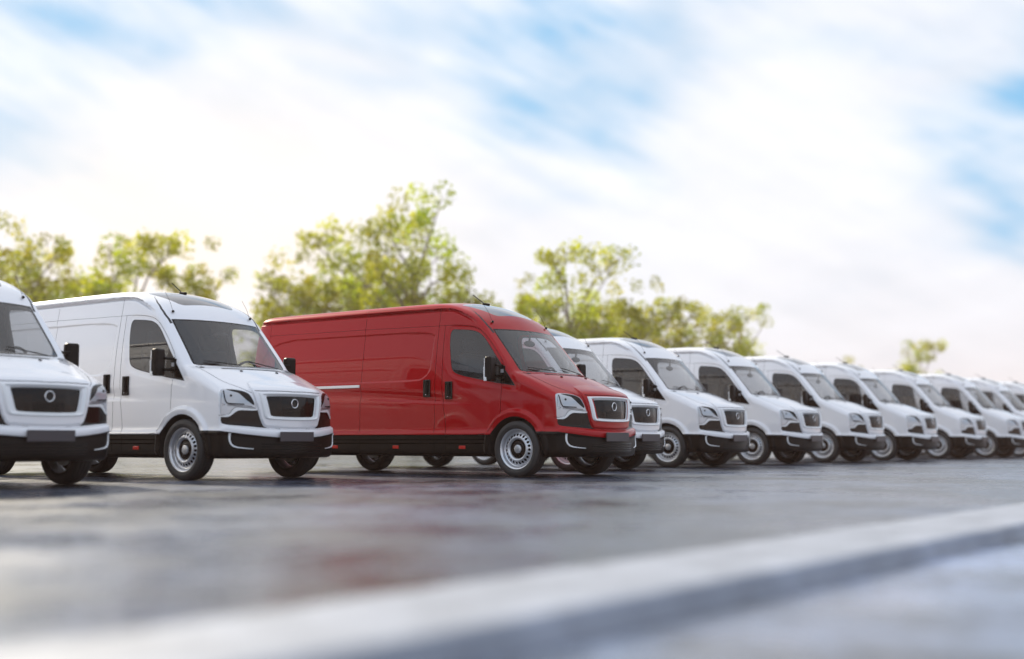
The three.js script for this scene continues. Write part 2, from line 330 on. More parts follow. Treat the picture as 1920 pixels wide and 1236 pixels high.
// ---------------------------------------------------------------- the ground: a worn asphalt yard, a pale kerb in front of it and the lower road
{
  const P = 16;   // noise periods per tile
  const color = texture(1024, (u, v) => {
    const a = fbm(u * 8, v * 8, 2, 5, 8), b = fbm(u * 64, v * 64, 9, 3, 64), c = noise3(u * 256, v * 256, 5, 256), stain = fbm(u * 5 + 3, v * 5 + 1, 20, 4, 5);
    let s = .25 + .24 * (a - .5) + .16 * (b - .5) + .10 * (c - .5);
    s -= .15 * Math.max(0, stain - .52) * 4;
    return [s * .86, s * .98, s * 1.24];
  }, true);
  const rough = texture(1024, (u, v) => { const a = fbm(u * 10 + 5, v * 10, 31, 5, 10), b = fbm(u * 48, v * 48, 40, 3, 48), st = fbm(u * 4, v * 4, 50, 4, 4); return .29 + .30 * (a - .5) + .16 * (b - .5) + .22 * Math.max(0, st - .55); });
  const bump = texture(1024, (u, v) => .5 + .8 * (fbm(u * 40, v * 40, 60, 4, 40) - .5) * .7 + .3 * (noise3(u * 200, v * 200, 70, 200) - .5));
  const asphalt = std('asphalt', { color: 0xffffff, map: repeated(color, 1), roughnessMap: repeated(rough, 1), bumpMap: repeated(bump, 1), bumpScale: .0022, roughness: 1, metalness: 0, specularIntensity: 1, ior: 1.85 });
  const road = asphalt.clone(); road.name = 'road_asphalt'; road.color = rgb(3.4, 3.35, 3.3);
  const sheet = (x0, x1, z0, z1, y, tile) => { const g = new THREE.BufferGeometry(); g.setAttribute('position', new THREE.Float32BufferAttribute([x0, y, z1, x1, y, z1, x1, y, z0, x0, y, z0], 3)); g.setAttribute('normal', new THREE.Float32BufferAttribute([0, 1, 0, 0, 1, 0, 0, 1, 0, 0, 1, 0], 3)); g.setAttribute('uv', new THREE.Float32BufferAttribute([x0 / tile, z1 / tile, x1 / tile, z1 / tile, x1 / tile, z0 / tile, x0 / tile, z0 / tile], 2)); g.setIndex([0, 1, 2, 0, 2, 3]); return g; };
  tag(obj('ground', sheet(-1200, -2.545, -1200, 600, 0, 7), asphalt, scene), 'worn dark asphalt yard under the parked vans', null, null, 'structure');
  tag(obj('road', sheet(-1.9, 900, -1200, 600, -.078, 5), road, scene), 'lower grey asphalt road in front of the pale kerb', null, null, 'structure');
  // the kerb: flush with the yard, a small drop to the road, arrises rounded, surface slightly uneven
  const prof = [[-2.545, -.2], [-2.545, -.004], [-2.540, .001], [-2.53, .002], [-2.3, .004], [-2.1, .004], [-1.965, .002], [-1.945, -.001], [-1.934, -.008], [-1.929, -.02], [-1.925, -.05], [-1.918, -.1], [-1.918, -.2]];
  const zs = []; for (let z = 20; z > -120; z -= z > -14 ? .12 : 1.5) zs.push(z);
  const pos = [], idx = [], uv = [];
  zs.forEach((z, i) => prof.forEach(([x, y], k) => { const w = k > 1 && k < 10 ? (noise3(x * 3, z * 2.2, 3) - .5) * .006 : 0, e = k > 6 && k < 12 ? (noise3(2, z * 5.5, 9) - .5) * .016 + (noise3(2, z * 17, 19) - .5) * .008 : 0; pos.push(x + e, y + w, z); uv.push((x + y) / 1.5, z / 1.5); if (i && k) { const n = prof.length, a = (i - 1) * n + k - 1; idx.push(a, a + 1, a + n, a + 1, a + n + 1, a + n); } }));
  const g = new THREE.BufferGeometry(); g.setAttribute('position', new THREE.Float32BufferAttribute(pos, 3)); g.setAttribute('uv', new THREE.Float32BufferAttribute(uv, 2)); g.setIndex(idx); g.computeVertexNormals();
  const kc = texture(512, (u, v) => { const s = .585 + .16 * (fbm(u * 6, v * 6, 80, 5, 6) - .5) + .10 * (fbm(u * 50, v * 50, 85, 3, 50) - .5); return [s * .95, s * .99, s * 1.08]; }, true);
  const kb = texture(512, (u, v) => fbm(u * 40, v * 40, 90, 4, 40));
  const kerb = std('kerb_concrete', { map: kc, bumpMap: kb, bumpScale: .003, roughness: .62 });
  tag(obj('kerb', g, kerb, scene), 'long pale painted concrete kerb crossing the foreground between yard and road', null, null, 'structure');
}
// ---------------------------------------------------------------- trees beyond the yard
const LEAF = [
  std('leaf_spring_green', { color: rgb(.46, .49, .012), roughness: .8, transmission: .7, thickness: 0, side: THREE.DoubleSide, vertexColors: true }),
  std('leaf_olive', { color: rgb(.40, .40, .016), roughness: .8, transmission: .7, thickness: 0, side: THREE.DoubleSide, vertexColors: true }),
];
const BARK = std('bark', { color: rgb(.30, .25, .22), roughness: .9 });
function limb(a, b, ra, rb, seg = 6) {
  const d = new THREE.Vector3().subVectors(b, a), g = new THREE.CylinderGeometry(rb, ra, d.length(), seg, 1, true);
  g.translate(0, d.length() / 2, 0); g.applyQuaternion(new THREE.Quaternion().setFromUnitVectors(new THREE.Vector3(0, 1, 0), d.clone().normalize())); g.translate(a.x, a.y, a.z); return g;
}
function makeTree(seed, height, width, density, leaf, leafSize) {
  seedNow = seed;
  const root = new THREE.Group(), wood = [], tips = [];
  const V = (x, y, z) => new THREE.Vector3(x, y, z);
  let p = V(0, -.2, 0), r = .022 * height; const up = height * .62, lean = V(rr(-.06, .06), 1, rr(-.06, .06));
  const nodes = [p.clone()];
  for (let i = 0; i < 6; i++) { const q = p.clone().addScaledVector(lean, up / 6).add(V(rr(-.15, .15), 0, rr(-.15, .15))); wood.push(limb(p, q, r, r * .86, 8)); r *= .86; p = q; nodes.push(p.clone()); }
  const nb = 15;
  for (let b = 0; b < nb; b++) {
    const t = .30 + .70 * (b + rr(0, .8)) / nb, n = Math.min(5, Math.floor(t * 6)), base = nodes[n].clone().lerp(nodes[n + 1], t * 6 - n > 1 ? 1 : Math.max(0, t * 6 - n));
    const az = b * 2.4 + rr(-.5, .5), rise = mix(.25, 1.5, t) + rr(-.1, .35), reach = width * .5 * mix(1.0, .62, Math.abs(t - .5) * 1.6) * rr(.6, 1.12);
    const end = base.clone().add(V(Math.cos(az) * reach, Math.min(height - base.y - .3, reach * rise * rr(.6, 1.1)), Math.sin(az) * reach)), m = base.clone().lerp(end, .5).add(V(rr(-.3, .3), rr(.1, .5), rr(-.3, .3))), rb = r * 1.1 * (1.3 - t) + .02;
    wood.push(limb(base, m, rb, rb * .65, 5), limb(m, end, rb * .65, .015, 5));
    for (let k = 0; k < 6; k++) {
      const s = rr(.25, 1), o = s < .5 ? base.clone().lerp(m, s * 2) : m.clone().lerp(end, s * 2 - 1), tip = o.clone().add(V(rr(-1, 1), rr(-.25, 1.15), rr(-1, 1)).multiplyScalar(width * .13));
      if (tip.y > height) tip.y = height - rr(0, .5);
      wood.push(limb(o, tip, .03, .008, 4)); tips.push(tip);
    }
    tips.push(end);
  }
  for (let k = 0; k < 7; k++) tips.push(V(p.x + rr(-.9, .9), Math.min(height, p.y + rr(.2, 1) * (height - p.y)), p.z + rr(-.9, .9)));
  obj('trunk', mergeGeometries(wood.map((g) => g.toNonIndexed())), BARK, root);
  const pos = [], nor = [], col = [], idx = [], u = V(0, 0, 0), v = V(0, 0, 0), nn = V(0, 0, 0);
  for (const tip of tips) {
    const size = width * rr(.05, .10), tone = rr(.55, 1.5), warm = rr(-.15, .12), count = Math.round(density * rr(.6, 1.3));
    for (let k = 0; k < count; k++) {
      const c = V(rr(-1, 1), rr(-1, 1), rr(-1, 1)); if (c.lengthSq() > 1) { c.normalize().multiplyScalar(rr(.7, 1.25)); }
      c.multiplyScalar(size).add(tip);
      u.set(rr(-1, 1), rr(-1, 1), rr(-1, 1)).normalize(); v.set(rr(-1, 1), rr(-1, 1), rr(-1, 1)).cross(u).normalize(); nn.crossVectors(u, v);
      const L = leafSize * rr(.5, 1.15), B = L * rr(.4, .62), i0 = pos.length / 3;
      for (const [a, b] of [[-1, 0], [0, -1], [1, 0], [0, 1]]) { pos.push(c.x + u.x * a * L + v.x * b * B, c.y + u.y * a * L + v.y * b * B, c.z + u.z * a * L + v.z * b * B); nor.push(nn.x, nn.y, nn.z); const s = tone * rr(.85, 1.15); col.push(s * (1 + warm), s, s * (1 - warm * .5)); }
      idx.push(i0, i0 + 1, i0 + 2, i0, i0 + 2, i0 + 3);
    }
  }
  const g = new THREE.BufferGeometry(); g.setAttribute('position', new THREE.Float32BufferAttribute(pos, 3)); g.setAttribute('normal', new THREE.Float32BufferAttribute(nor, 3)); g.setAttribute('color', new THREE.Float32BufferAttribute(col, 3)); g.setIndex(idx);
  g.computeBoundingBox(); root.userData.top = g.boundingBox.max.y;
  obj('crown', g, leaf, root);
  return root;
}
{
  const kinds = [makeTree(11, 13, 7.0, 66, LEAF[0], .13), makeTree(23, 10, 5.8, 62, LEAF[0], .12), makeTree(37, 10, 5.0, 58, LEAF[1], .12), makeTree(41, 9, 6.0, 60, LEAF[1], .12)];
  // pixel column and top in the photograph (1920 wide) -> direction; distance along the view; kind; height
  const used = new Set();
  const spots = [
    [22, 408, 66, 3, 'pale green tree at the left edge behind the cut-off white van'],
    [150, 470, 70, 2, 'olive tree above the roof of the second white van, left of its neighbours'],
    [232, 432, 62, 1, 'tallest green tree behind the cab of the second white van'],
    [345, 447, 64, 2, 'orange-tinged tree at the right end of the left tree group'],
    [540, 468, 68, 3, 'thin yellow-green tree at the left end of the group behind the red van'],
    [622, 475, 64, 2, 'loose pale tree just left of the tallest tree'],
    [785, 355, 60, 0, 'tallest tree of all, standing behind the roof of the red van'],
    [700, 420, 66, 1, 'broad tree leaning against the left side of the tallest tree'],
    [850, 505, 58, 3, 'low dense tree at the right foot of the tallest tree'],
    [1000, 512, 62, 2, 'small tree behind the nose roof of the red van, left end of its group'],
    [1085, 462, 58, 1, 'bright green bushy tree right of the red van roof'],
    [1165, 527, 60, 3, 'low olive tree between two taller green trees right of the red van'],
    [1262, 520, 64, 2, 'olive green tree above the third white van right of the red van'],
    [1312, 570, 60, 3, 'dark rounded low tree above the windscreen of a white van'],
    [1392, 577, 66, 1, 'pale thin tree at the right end of the middle tree group'],
    [1592, 668, 120, 3, 'tiny faint far tree barely above the white roofs'],
    [1716, 637, 115, 1, 'small lone far tree above the white vans near the right edge'],
    [60, 470, 72, 1, 'faint tree behind the pale tree at the left edge'],
    [1120, 545, 72, 0, 'far tree glimpsed between the trees right of the red van'],
    [770, 520, 75, 2, 'far tree seen through the trunk of the tallest tree'],
  ];
  const H = kinds.map((t) => t.userData.top - .25), cp = Math.cos(PITCH), sp = Math.sin(PITCH), cy = Math.cos(YAW), sy = Math.sin(YAW);
  spots.forEach(([px, py, dist, kind, label], i) => {
    const xc = (px - 960) / 2368, yc = -(py - 618) / 2368, fw = cp - yc * sp, up = sp + yc * cp, s = dist / fw;
    const top = EYE + up * s, x = (xc * cy - fw * sy) * s, z = -(xc * sy + fw * cy) * s;
    const t = used.has(kind) ? kinds[kind].clone() : kinds[kind]; used.add(kind);
    t.name = numbered('tree'); t.position.set(x, 0, z); t.rotation.y = i * 1.9 + 0.4; const k = top / H[kind]; t.scale.set(k * (.95 + .1 * ((i * 7) % 3)), k, k * (.95 + .1 * ((i * 5) % 3)));
    tag(t, label, 'tree', 'trees beyond the parked vans'); scene.add(t);
  });
}
// ---------------------------------------------------------------- van materials
const PAINT_BUMP = null;
const M = {
  white: std('white_paint', { color: rgb(.84, .84, .875), roughness: .42, clearcoat: 1, clearcoatRoughness: .05 }),
  red: std('red_paint', { color: rgb(.39, .0022, .006), roughness: .35, specularIntensity: .05, clearcoat: .62, clearcoatRoughness: .03 }),
  bright: std('white_trim', { color: rgb(.82, .83, .85), roughness: .25, clearcoat: 1, clearcoatRoughness: .04 }),
  plastic: std('black_plastic', { color: rgb(.008, .006, .005), roughness: .40, specularIntensity: .34 }),
  gloss: std('gloss_black', { color: rgb(.010, .007, .006), roughness: .12, specularIntensity: .5 }),
  well: std('wheel_well_black', { color: rgb(.012, .012, .012), roughness: .8 }),
  seal: std('rubber_seal', { color: rgb(.018, .018, .02), roughness: .6 }),
  glass: std('tinted_glass', { color: rgb(.68, .69, .70), roughness: .015, transmission: 1, thickness: 0, ior: 1.7 }),
  roofglass: std('dark_roof_glass', { color: rgb(.035, .034, .04), roughness: .06, clearcoat: 1, clearcoatRoughness: .02 }),
  chrome: std('chrome', { color: rgb(.86, .86, .88), roughness: .12, metalness: 1 }),
  silver: std('silver_paint', { color: rgb(.62, .63, .66), roughness: .28, metalness: .75 }),
  housing: std('lamp_housing', { color: rgb(.52, .53, .56), roughness: .22, metalness: .35, clearcoat: 1, clearcoatRoughness: .03 }),
  lens: std('lamp_lens', { color: rgb(.46, .47, .50), roughness: .25, metalness: .35, clearcoat: 1, clearcoatRoughness: .02, bumpMap: texture(128, (u, v) => .5 + .25 * Math.sin(u * Math.PI * 2 * 6) + .25 * Math.sin((u + v) * Math.PI * 2 * 4)), bumpScale: .004 }),
  amber: std('amber_lens', { color: rgb(.60, .10, .01), roughness: .15, clearcoat: 1 }),
  marker: std('red_marker', { color: rgb(.55, .02, .012), roughness: .2, clearcoat: 1 }),
  plate: std('blank_plate', { color: rgb(.060, .050, .056), roughness: .45 }),
  rubber: std('tyre_rubber', { color: rgb(.022, .021, .021), roughness: .75, bumpMap: texture(128, (u, v) => (((u * 4 + (Math.floor(v * 8) % 2) * .5) % 1) < .16 ? 0 : 1)), bumpScale: .004 }),
  sidewall: std('tyre_sidewall', { color: rgb(.026, .025, .025), roughness: .62 }),
  lining: std('cab_lining', { color: rgb(.016, .014, .014), roughness: .85 }),
  seat: std('seat_cloth', { color: rgb(.030, .029, .032), roughness: .9 }),
  mirror: std('mirror_glass', { color: rgb(.8, .82, .84), roughness: .02, metalness: 1 }),
  disc: std('brake_disc', { color: rgb(.35, .33, .31), roughness: .4, metalness: .8 }),
};
const V2 = (l) => l.map(([x, y]) => new THREE.Vector2(x, y));
const TH = (x, z) => Math.atan2(Math.abs(z), x);
const inv = (f) => (x, y, z) => -f(x, y, z);
// outlines on the front, as (angle round the nose, height)
const F_ = {
  lamp: chaikin([[.985, 1.010], [.972, 1.028], [.930, 1.034], [.85, 1.032], [.767, 1.022], [.70, 1.004], [.650, .980], [.622, .945], [.594, .896], [.566, .83], [.553, .811], [.70, .820], [.781, .827], [.815, .818], [.845, .795], [.868, .764], [.897, .740], [.935, .732], [.968, .732], [.970, .85]], 1),
  lens: chaikin([[.955, 1.018], [.930, 1.020], [.867, 1.006], [.783, .988], [.747, .962], [.681, .903], [.617, .862], [.600, .848], [.70, .855], [.80, .855], [.925, .856], [.935, .862]], 1),
  dark: chaikin([[.935, 1.029], [.85, 1.027], [.767, 1.017], [.70, 1.000], [.655, .976], [.627, .940], [.598, .890], [.585, .856], [.605, .852], [.617, .862], [.681, .903], [.747, .962], [.783, .990], [.867, 1.008]], 1),
  chrome: chaikin([[.968, .734], [.935, .732], [.897, .741], [.868, .765], [.845, .796], [.815, .819], [.781, .828], [.70, .821], [.545, .812], [.54, .790], [.70, .792], [.754, .794], [.785, .785], [.815, .766], [.843, .738], [.880, .716], [.935, .713], [.966, .714]], 1),
  panel: chaikin([[.962, .715], [.958, .66], [.94, .640], [.888, .628], [.80, .620], [.69, .613], [.58, .604], [.47, .596], [.30, .588], [.2, .586], [.2, .60], [.45, .64], [.5, .80], [.70, .795], [.754, .796], [.785, .787], [.815, .768], [.843, .740], [.880, .718], [.935, .715]], 1),
};
const stripLow = lut([0, .30, .49, .70, .876, .955, 1.13, 1.6], [.487, .491, .505, .526, .551, .563, .567, .567]);
const stripTop = lut([0, .1, .40, .70, .876, .99, 1.13, 1.6], [.568, .569, .581, .598, .606, .602, .606, .606]);
const WSP = (() => { const s = 1.34; return { s, pts: chaikin([[0, 1.318], [.2, 1.3185], [.40, 1.321], [.64, 1.328], [.69, 1.332], [.708, 1.345], [.704, 1.41], [.688, 1.60], [.668, 1.86], [.664, 1.894], [.664, 1.896], [.40, 1.905], [0, 1.908], [-.40, 1.905], [-.664, 1.896], [-.664, 1.894], [-.668, 1.86], [-.688, 1.60], [-.704, 1.41], [-.708, 1.345], [-.69, 1.332], [-.64, 1.328], [-.40, 1.321], [-.2, 1.3185]], 1).map(([z, y]) => [z, y * s]) }; })();
const ROOFP = chaikin([[0, -.668], [.30, -.672], [.385, -.682], [.44, -.74], [.53, -1.0], [.56, -1.13], [.53, -1.17], [.3, -1.175], [-.3, -1.175], [-.53, -1.17], [-.56, -1.13], [-.53, -1.0], [-.44, -.74], [-.385, -.682], [-.30, -.672]], 2);
const HOOD = chaikin([[-.05, -.715], [.06, -.714], [.272, -.712], [.406, -.705], [.50, -.68], [.571, -.645], [.688, -.585], [.735, -.535], [.765, -.49], [.80, -.44], [.80, .44], [.765, .49], [.735, .535], [.688, .585], [.571, .645], [.50, .68], [.406, .705], [.272, .712], [.06, .714], [-.05, .715]], 1);
const GRILLE = chaikin([[-.380, .948], [-.372, .953], [-.25, .958], [0, .961], [.25, .958], [.372, .953], [.380, .948], [.358, .85], [.335, .752], [.326, .737], [.300, .728], [.2, .724], [0, .722], [-.2, .724], [-.300, .728], [-.326, .737], [-.335, .752], [-.358, .85]], 2);
const QUARTER = [[-.37, 1.545], [-.405, 1.17], [.05, 1.10], [.05, 1.25], [-.30, 1.60]];

// a wheel, its outer face towards +z, its centre at the origin
function makeWheel(seg) {
  const w = new THREE.Group(); w.name = 'wheel';
  const lathe = (pts, n = seg) => { const g = new THREE.LatheGeometry(V2(pts), n); g.rotateX(Math.PI / 2); return g; };
  // LatheGeometry turns about y; after the turn the profile's second number runs along +z
  const side = (s) => [[.246, .086], [.254, .098], [.272, .107], [.290, .110], [.296, .1125], [.300, .110], [.318, .108], [.332, .101], [.341, .092]].map(([r, z]) => [r, z * s]);
  const tyre = obj('tyre', mergeGeometries([lathe(side(1)), lathe(side(-1).reverse())]), M.sidewall, w);
  const tread = [[.341, .092]]; for (let k = 0; k < 4; k++) { const a = .078 - k * .0425; tread.push([.349 + (k === 1 || k === 2 ? .001 : 0), a], [.349 + (k === 1 || k === 2 ? .001 : 0), a - .028], [.341, a - .0305], [.341, a - .040]); } tread[tread.length - 1] = [.341, -.092];
  const tg = lathe(tread); { const u = tg.attributes.uv; for (let i = 0; i < u.count; i++) u.setXY(i, u.getX(i) * 14, u.getY(i) * 1); }
  obj('tread', tg, M.rubber, w);
  const rim = [lathe([[.240, -.09], [.238, -.08], [.225, -.075], [.222, .02], [.226, .062], [.231, .078], [.238, .086], [.247, .090], [.251, .0935], [.2525, .092]]),
    lathe([[.222, .045], [.212, .035], [.204, .036], [.198, .044]])];
  {
    const sh = new THREE.Shape(); sh.absarc(0, 0, .1985, 0, Math.PI * 2, false);
    const hole = new THREE.Path(); hole.absarc(0, 0, .150, 0, Math.PI * 2, true); sh.holes.push(hole);
    const nh = 23; for (let k = 0; k < nh; k++) { const a = k / nh * Math.PI * 2, h = new THREE.Path(); h.absarc(Math.cos(a) * .1755, Math.sin(a) * .1755, .0165, 0, Math.PI * 2, true); sh.holes.push(h); }
    const g = new THREE.ExtrudeGeometry(sh, { depth: .006, bevelEnabled: false, curveSegments: seg > 40 ? 10 : 6 }), p = g.attributes.position;
    for (let i = 0; i < p.count; i++) { const r = Math.hypot(p.getX(i), p.getY(i)); p.setZ(i, p.getZ(i) + .038 + (.1985 - r) * .62); }
    g.computeVertexNormals(); rim.push(g);
  }
  rim.push(lathe([[.152, .070], [.149, .076], [.144, .079], [.138, .078], [.126, .070], [.119, .058], [.117, .046]]));
  const nn = rim.map((g) => { const q = g.index ? g.toNonIndexed() : g; return q; });
  obj('rim', mergeGeometries(nn), M.silver, w);
  obj('hub', mergeGeometries([lathe([[.1185, .050], [.112, .046], [.09, .045], [.075, .05], [.06, .052], [0.0001, .052]]), lathe([[.199, .030], [.118, .030]]), lathe([[.118, .03], [.0001, .02]])].map((g) => g.toNonIndexed())), M.gloss, w);
  obj('hub_cap', lathe([[.0525, .050], [.0525, .064], [.048, .068], [.03, .071], [.0001, .072]]), M.silver, w);
  obj('brake_disc', mergeGeometries([lathe([[.16, -.03], [.16, -.045], [.06, -.045], [.06, -.10], [.0001, -.10]]), lathe([[.16, -.03], [.0001, -.03]])].map((g) => g.toNonIndexed())), M.disc, w);
  return w;
}
function box(w, h, d, r, at, turn = [0, 0, 0], seg = 2) { const g = new RoundedBoxGeometry(w, h, d, seg, r); g.rotateX(turn[0]); g.rotateY(turn[1]); g.rotateZ(turn[2]); g.translate(...at); return g.index ? g.toNonIndexed() : g; }
const flipZ = (g) => { const c = g.clone(); c.scale(1, 1, -1); const p = c.index ? c.toNonIndexed() : c; for (const n of ['position', 'normal', 'uv']) { const a = p.attributes[n]; if (!a) continue; const s = a.itemSize; for (let i = 0; i < a.count; i += 3) for (let k = 0; k < s; k++) { const t = a.array[(i + 1) * s + k]; a.array[(i + 1) * s + k] = a.array[(i + 2) * s + k]; a.array[(i + 2) * s + k] = t; } } return p; };
const tube = (pts, r, seg = 12, rad = 6) => new THREE.TubeGeometry(new THREE.CatmullRomCurve3(pts.map((p) => new THREE.Vector3(...p))), seg, r, rad, false).toNonIndexed();
// the point of the front at a given height and side, straight behind (far in front, y, z)
const front = (y, z, lift = 0) => { let lo = 1.3, hi = .2; const p = hitSkin([lo, y, z], [-1, 0, 0], 0, lo - hi) || [.5, y, z]; const n = skinNormal(...p); return [p[0] + n[0] * lift, p[1] + n[1] * lift, p[2] + n[2] * lift]; };

function makeVan(fine) {
  const root = new THREE.Group();
  const q = fine ? 1 : 1.9;
  const xs = steps(-5.14, -4.62, .022 * q, -4.5, .04 * q, -3.4, .035 * q, -1.75, .10 * q, -.62, .021 * q, .5, .021 * q, .98, .0135 * q);
  const ys = steps(.2, .46, .025 * q, .62, .0125 * q, 1.12, .019 * q, 1.30, .0125 * q, 1.88, .024 * q, 1.94, .0125 * q, 2.21, .0078 * q, 2.37, .016 * q);
  const zs = [-.03, ...steps(.03, .34, .05 * q, .66, .02 * q, .98, .0135 * q)];
  let m = surfaceNet(skin, xs, ys, zs, skinNormal);
  const take = (f) => { const [a, b] = cut(m, f); m = b; return a; };
  const sideOnly = (f) => (x, y, z) => Math.max(f(x, y, z), .56 - z);
  const P = {};
  P.well = take((x, y, z) => y > .85 ? 1 : Math.max(Math.min(Math.hypot(x - AXLE_F + .03, y - HUB), Math.hypot(x - AXLE_R, y - HUB)) - .4035, y - .8));
  const low = take((x, y, z) => y - (x > .2 ? stripLow(TH(x, z)) : .527));
  [P.bumper, P.clad] = cut(low, (x) => .2 - x);
  P.strip = take((x, y, z) => Math.max(.30 - x, y - stripTop(TH(x, z))));
  const onFront = (poly) => (x, y, z) => (x < .45 || y > 1.1 || y < .55 ? 1 : polyDist(poly, TH(x, z), y));
  // lamps first, then the black panel below the bright line
  const nose = (x, y, z) => (x < .45 ? 1 : polyDist(NOSE, TH(x, z), y));
  const lampAll = take((x, y, z) => Math.max(onFront(F_.lamp)(x, y, z), -nose(x, y, z)));
  let [dark, rest] = cut(lampAll, onFront(F_.dark)); P.lampDark = dark;
  [P.lens, P.housing] = cut(rest, onFront(F_.lens));
  P.brightLine = take((x, y, z) => Math.max(onFront(F_.chrome)(x, y, z), -nose(x, y, z) - .002));
  P.panel = take((x, y, z) => Math.max(onFront(F_.panel)(x, y, z), -nose(x, y, z)));
  take((x, y, z) => (x < .6 || y < .69 || y > .99 ? 1 : polyDist(GRILLE, z, y) - .016));
  // glass
  const ws = (x, y, z) => (x < -.85 || x > .3 || y < 1.25 || y > 2 ? 1 : polyDist(WSP.pts, z, y * WSP.s));
  const wsAll = take(ws);
  [P.windscreen, P.frit] = cut(wsAll, (x, y, z) => ws(x, y, z) + .022);
  const rubberLine = take((x, y, z) => { if (x > -.5 || x < -1.2 || y < 1.80) return 1; const zc = lut([1.85, 1.892, 1.947, 2.024, 2.107, 2.186, 2.263, 2.3], [.690, .690, .704, .700, .662, .594, .478, .42])(y); return Math.max(Math.abs(z - zc) - lut([1.85, 2.0, 2.12, 2.25], [.017, .013, .009, .002])(y), 1.80 - y); });
  P.gutter = rubberLine;
  P.roofglass = take((x, y, z) => (y < 2 ? 1 : polyDist(ROOFP, z, x)));
  const win = (x, y, z) => (z < .56 || y < 1.05 || y > 2 || x < -1.3 || x > .1 ? 1 : polyDist(WINDOW, x, y));
  const winAll = take(win);
  const [inner, seal] = cut(winAll, (x, y, z) => win(x, y, z) + .010);
  [P.quarter, P.sideglass] = cut(inner, (x, y) => polyDist(QUARTER, x, y));
  P.seal = seal;
  // painted panels
  P.door = take(sideOnly((x, y, z) => (x < -1.4 || x > .0 ? 1 : polyDist(DOOR, x, y))));
  P.slide = take(sideOnly((x, y) => Math.max(x + 1.3505, -2.69 - x, y - 1.968)));
  P.hood = take((x, y, z) => (x < -.1 || y < 1.0 || y > 1.36 ? 1 : Math.max(polyDist(HOOD, x, z), 1.005 - y)));
  P.body = m;
  const R = 'paint';
  const put = (name, half, mat, parent = root) => obj(name, geo(both(half)), mat, parent);
  const pair = (name, half, mat, parent = root) => [obj(name, geo(half), mat, parent), obj(name, geo(mirrored(half)), mat, parent)];
  const painted = (o) => { for (const x of [].concat(o)) x.userData.painted = true; return o; };
  const body = painted(put('body', P.body, M.white));
  const hood = painted(put('hood', P.hood, M.white));
  const doors = painted(pair('front_door', P.door, M.white));
  const slides = painted(pair('sliding_door', P.slide, M.white));
  painted(put('bumper_strip', P.strip, M.white));
  put('front_bumper', P.bumper, M.plastic);
  put('lower_cladding', P.clad, M.plastic);
  for (const half of cut(P.well, (x) => x + 2)) pair('wheel_arch_liner', half, M.well);
  const screen = put('windscreen', P.windscreen, M.glass); put('screen_border', P.frit, M.gloss, screen);
  put('roof_window', P.roofglass, M.roofglass); put('roof_gutter', P.gutter, M.seal);
  pair('side_window', P.sideglass, M.glass); pair('window_seal', P.seal, M.seal); pair('quarter_panel', P.quarter, M.gloss);
  for (const s of [1, -1]) {
    const sd = (h) => geo(s > 0 ? h : mirrored(h));
    const lamp = obj('headlight', sd(P.housing), M.housing, root);
    obj('lens', sd(P.lens), M.lens, lamp); obj('lamp_backing', sd(P.lampDark), M.gloss, lamp);
    if (fine) {
      const on = (l, w, lift) => ribbon(l.map(([t, y]) => { const r = 1.0; return [r * Math.cos(t), y, r * Math.sin(t)]; }), w, lift);
      const line = joined(on([[.966, .736], [.935, .734], [.897, .743], [.868, .767], [.845, .798], [.815, .821], [.781, .830], [.70, .823], [.56, .814]], .0045, .0045), on([[.958, 1.0], [.945, .87], [.93, .858], [.80, .850], [.62, .842]], .003, .0015), on([[.968, .846], [.90, .838], [.75, .836], [.57, .826]], .003, .0015));
      obj('lamp_edge', sd(line), M.seal, lamp);
      const bright = joined(on([[.945, 1.01], [.925, .90], [.912, .868], [.86, .864], [.70, .862]], .012, .003), on([[.93, .853 - .004], [.75, .846], [.60, .840]], .006, .002));
      obj('reflector', sd(bright), M.chrome, lamp);
      const bulb = new THREE.SphereGeometry(.014, 12, 8); const bp = (() => { let p = [Math.cos(.86), .955, Math.sin(.86)]; for (let k = 0; k < 4; k++) { const g = skinNormal(...p), d = skin(...p); p = p.map((a, c) => a - g[c] * d); } return p; })();
      bulb.translate(bp[0], bp[1], bp[2] * s); obj('bulb', bulb, M.gloss, lamp);
    }
    obj('bright_line', sd(lifted(P.brightLine, .004)), M.bright, root);
    obj('lamp_panel', sd(P.panel), M.gloss, root);
    // bent bright bar on the bumper
    const bar = [[.700, .540, .805], [.697, .50, .806], [.696, .455, .803], [.703, .415, .788], [.718, .390, .765], [.745, .376, .728], [.78, .366, .64], [.812, .360, .556]];
    const rb = (lift) => { const r = ribbon(bar, .026, lift); const n = r.P.length / 6; for (let i = 0; i < n; i++) { const k = .5 * (1 - mix(1.0, .35, Math.min(1, i / n * 1.25))); for (let c = 0; c < 3; c++) { const a = r.P[6 * i + c], b = r.P[6 * i + 3 + c]; r.P[6 * i + c] = mix(a, b, k); r.P[6 * i + 3 + c] = mix(b, a, k); } } return r; };
    const top = rb(.012), bot = rb(.001), edge = { P: [...top.P, ...bot.P], N: [...top.N, ...bot.N], F: [...top.F] }, nv = top.P.length / 3;
    for (let i = 0; i + 3 < nv; i += 2) edge.F.push(i, i + 2, nv + i + 2, i, nv + i + 2, nv + i, i + 1, nv + i + 3, i + 3, i + 1, nv + i + 1, nv + i + 3);
    const eg = geo(s > 0 ? edge : mirrored(edge)); eg.computeVertexNormals(); obj('bumper_trim', eg, M.bright, root);
    // seams
    const seam = (l, w = .004) => ribbon(l.map(([x, y]) => onSide(x, y)), w, .0012);
    const doorLine = [...DOOR.filter(([x, y]) => y > .50), DOOR[0]];
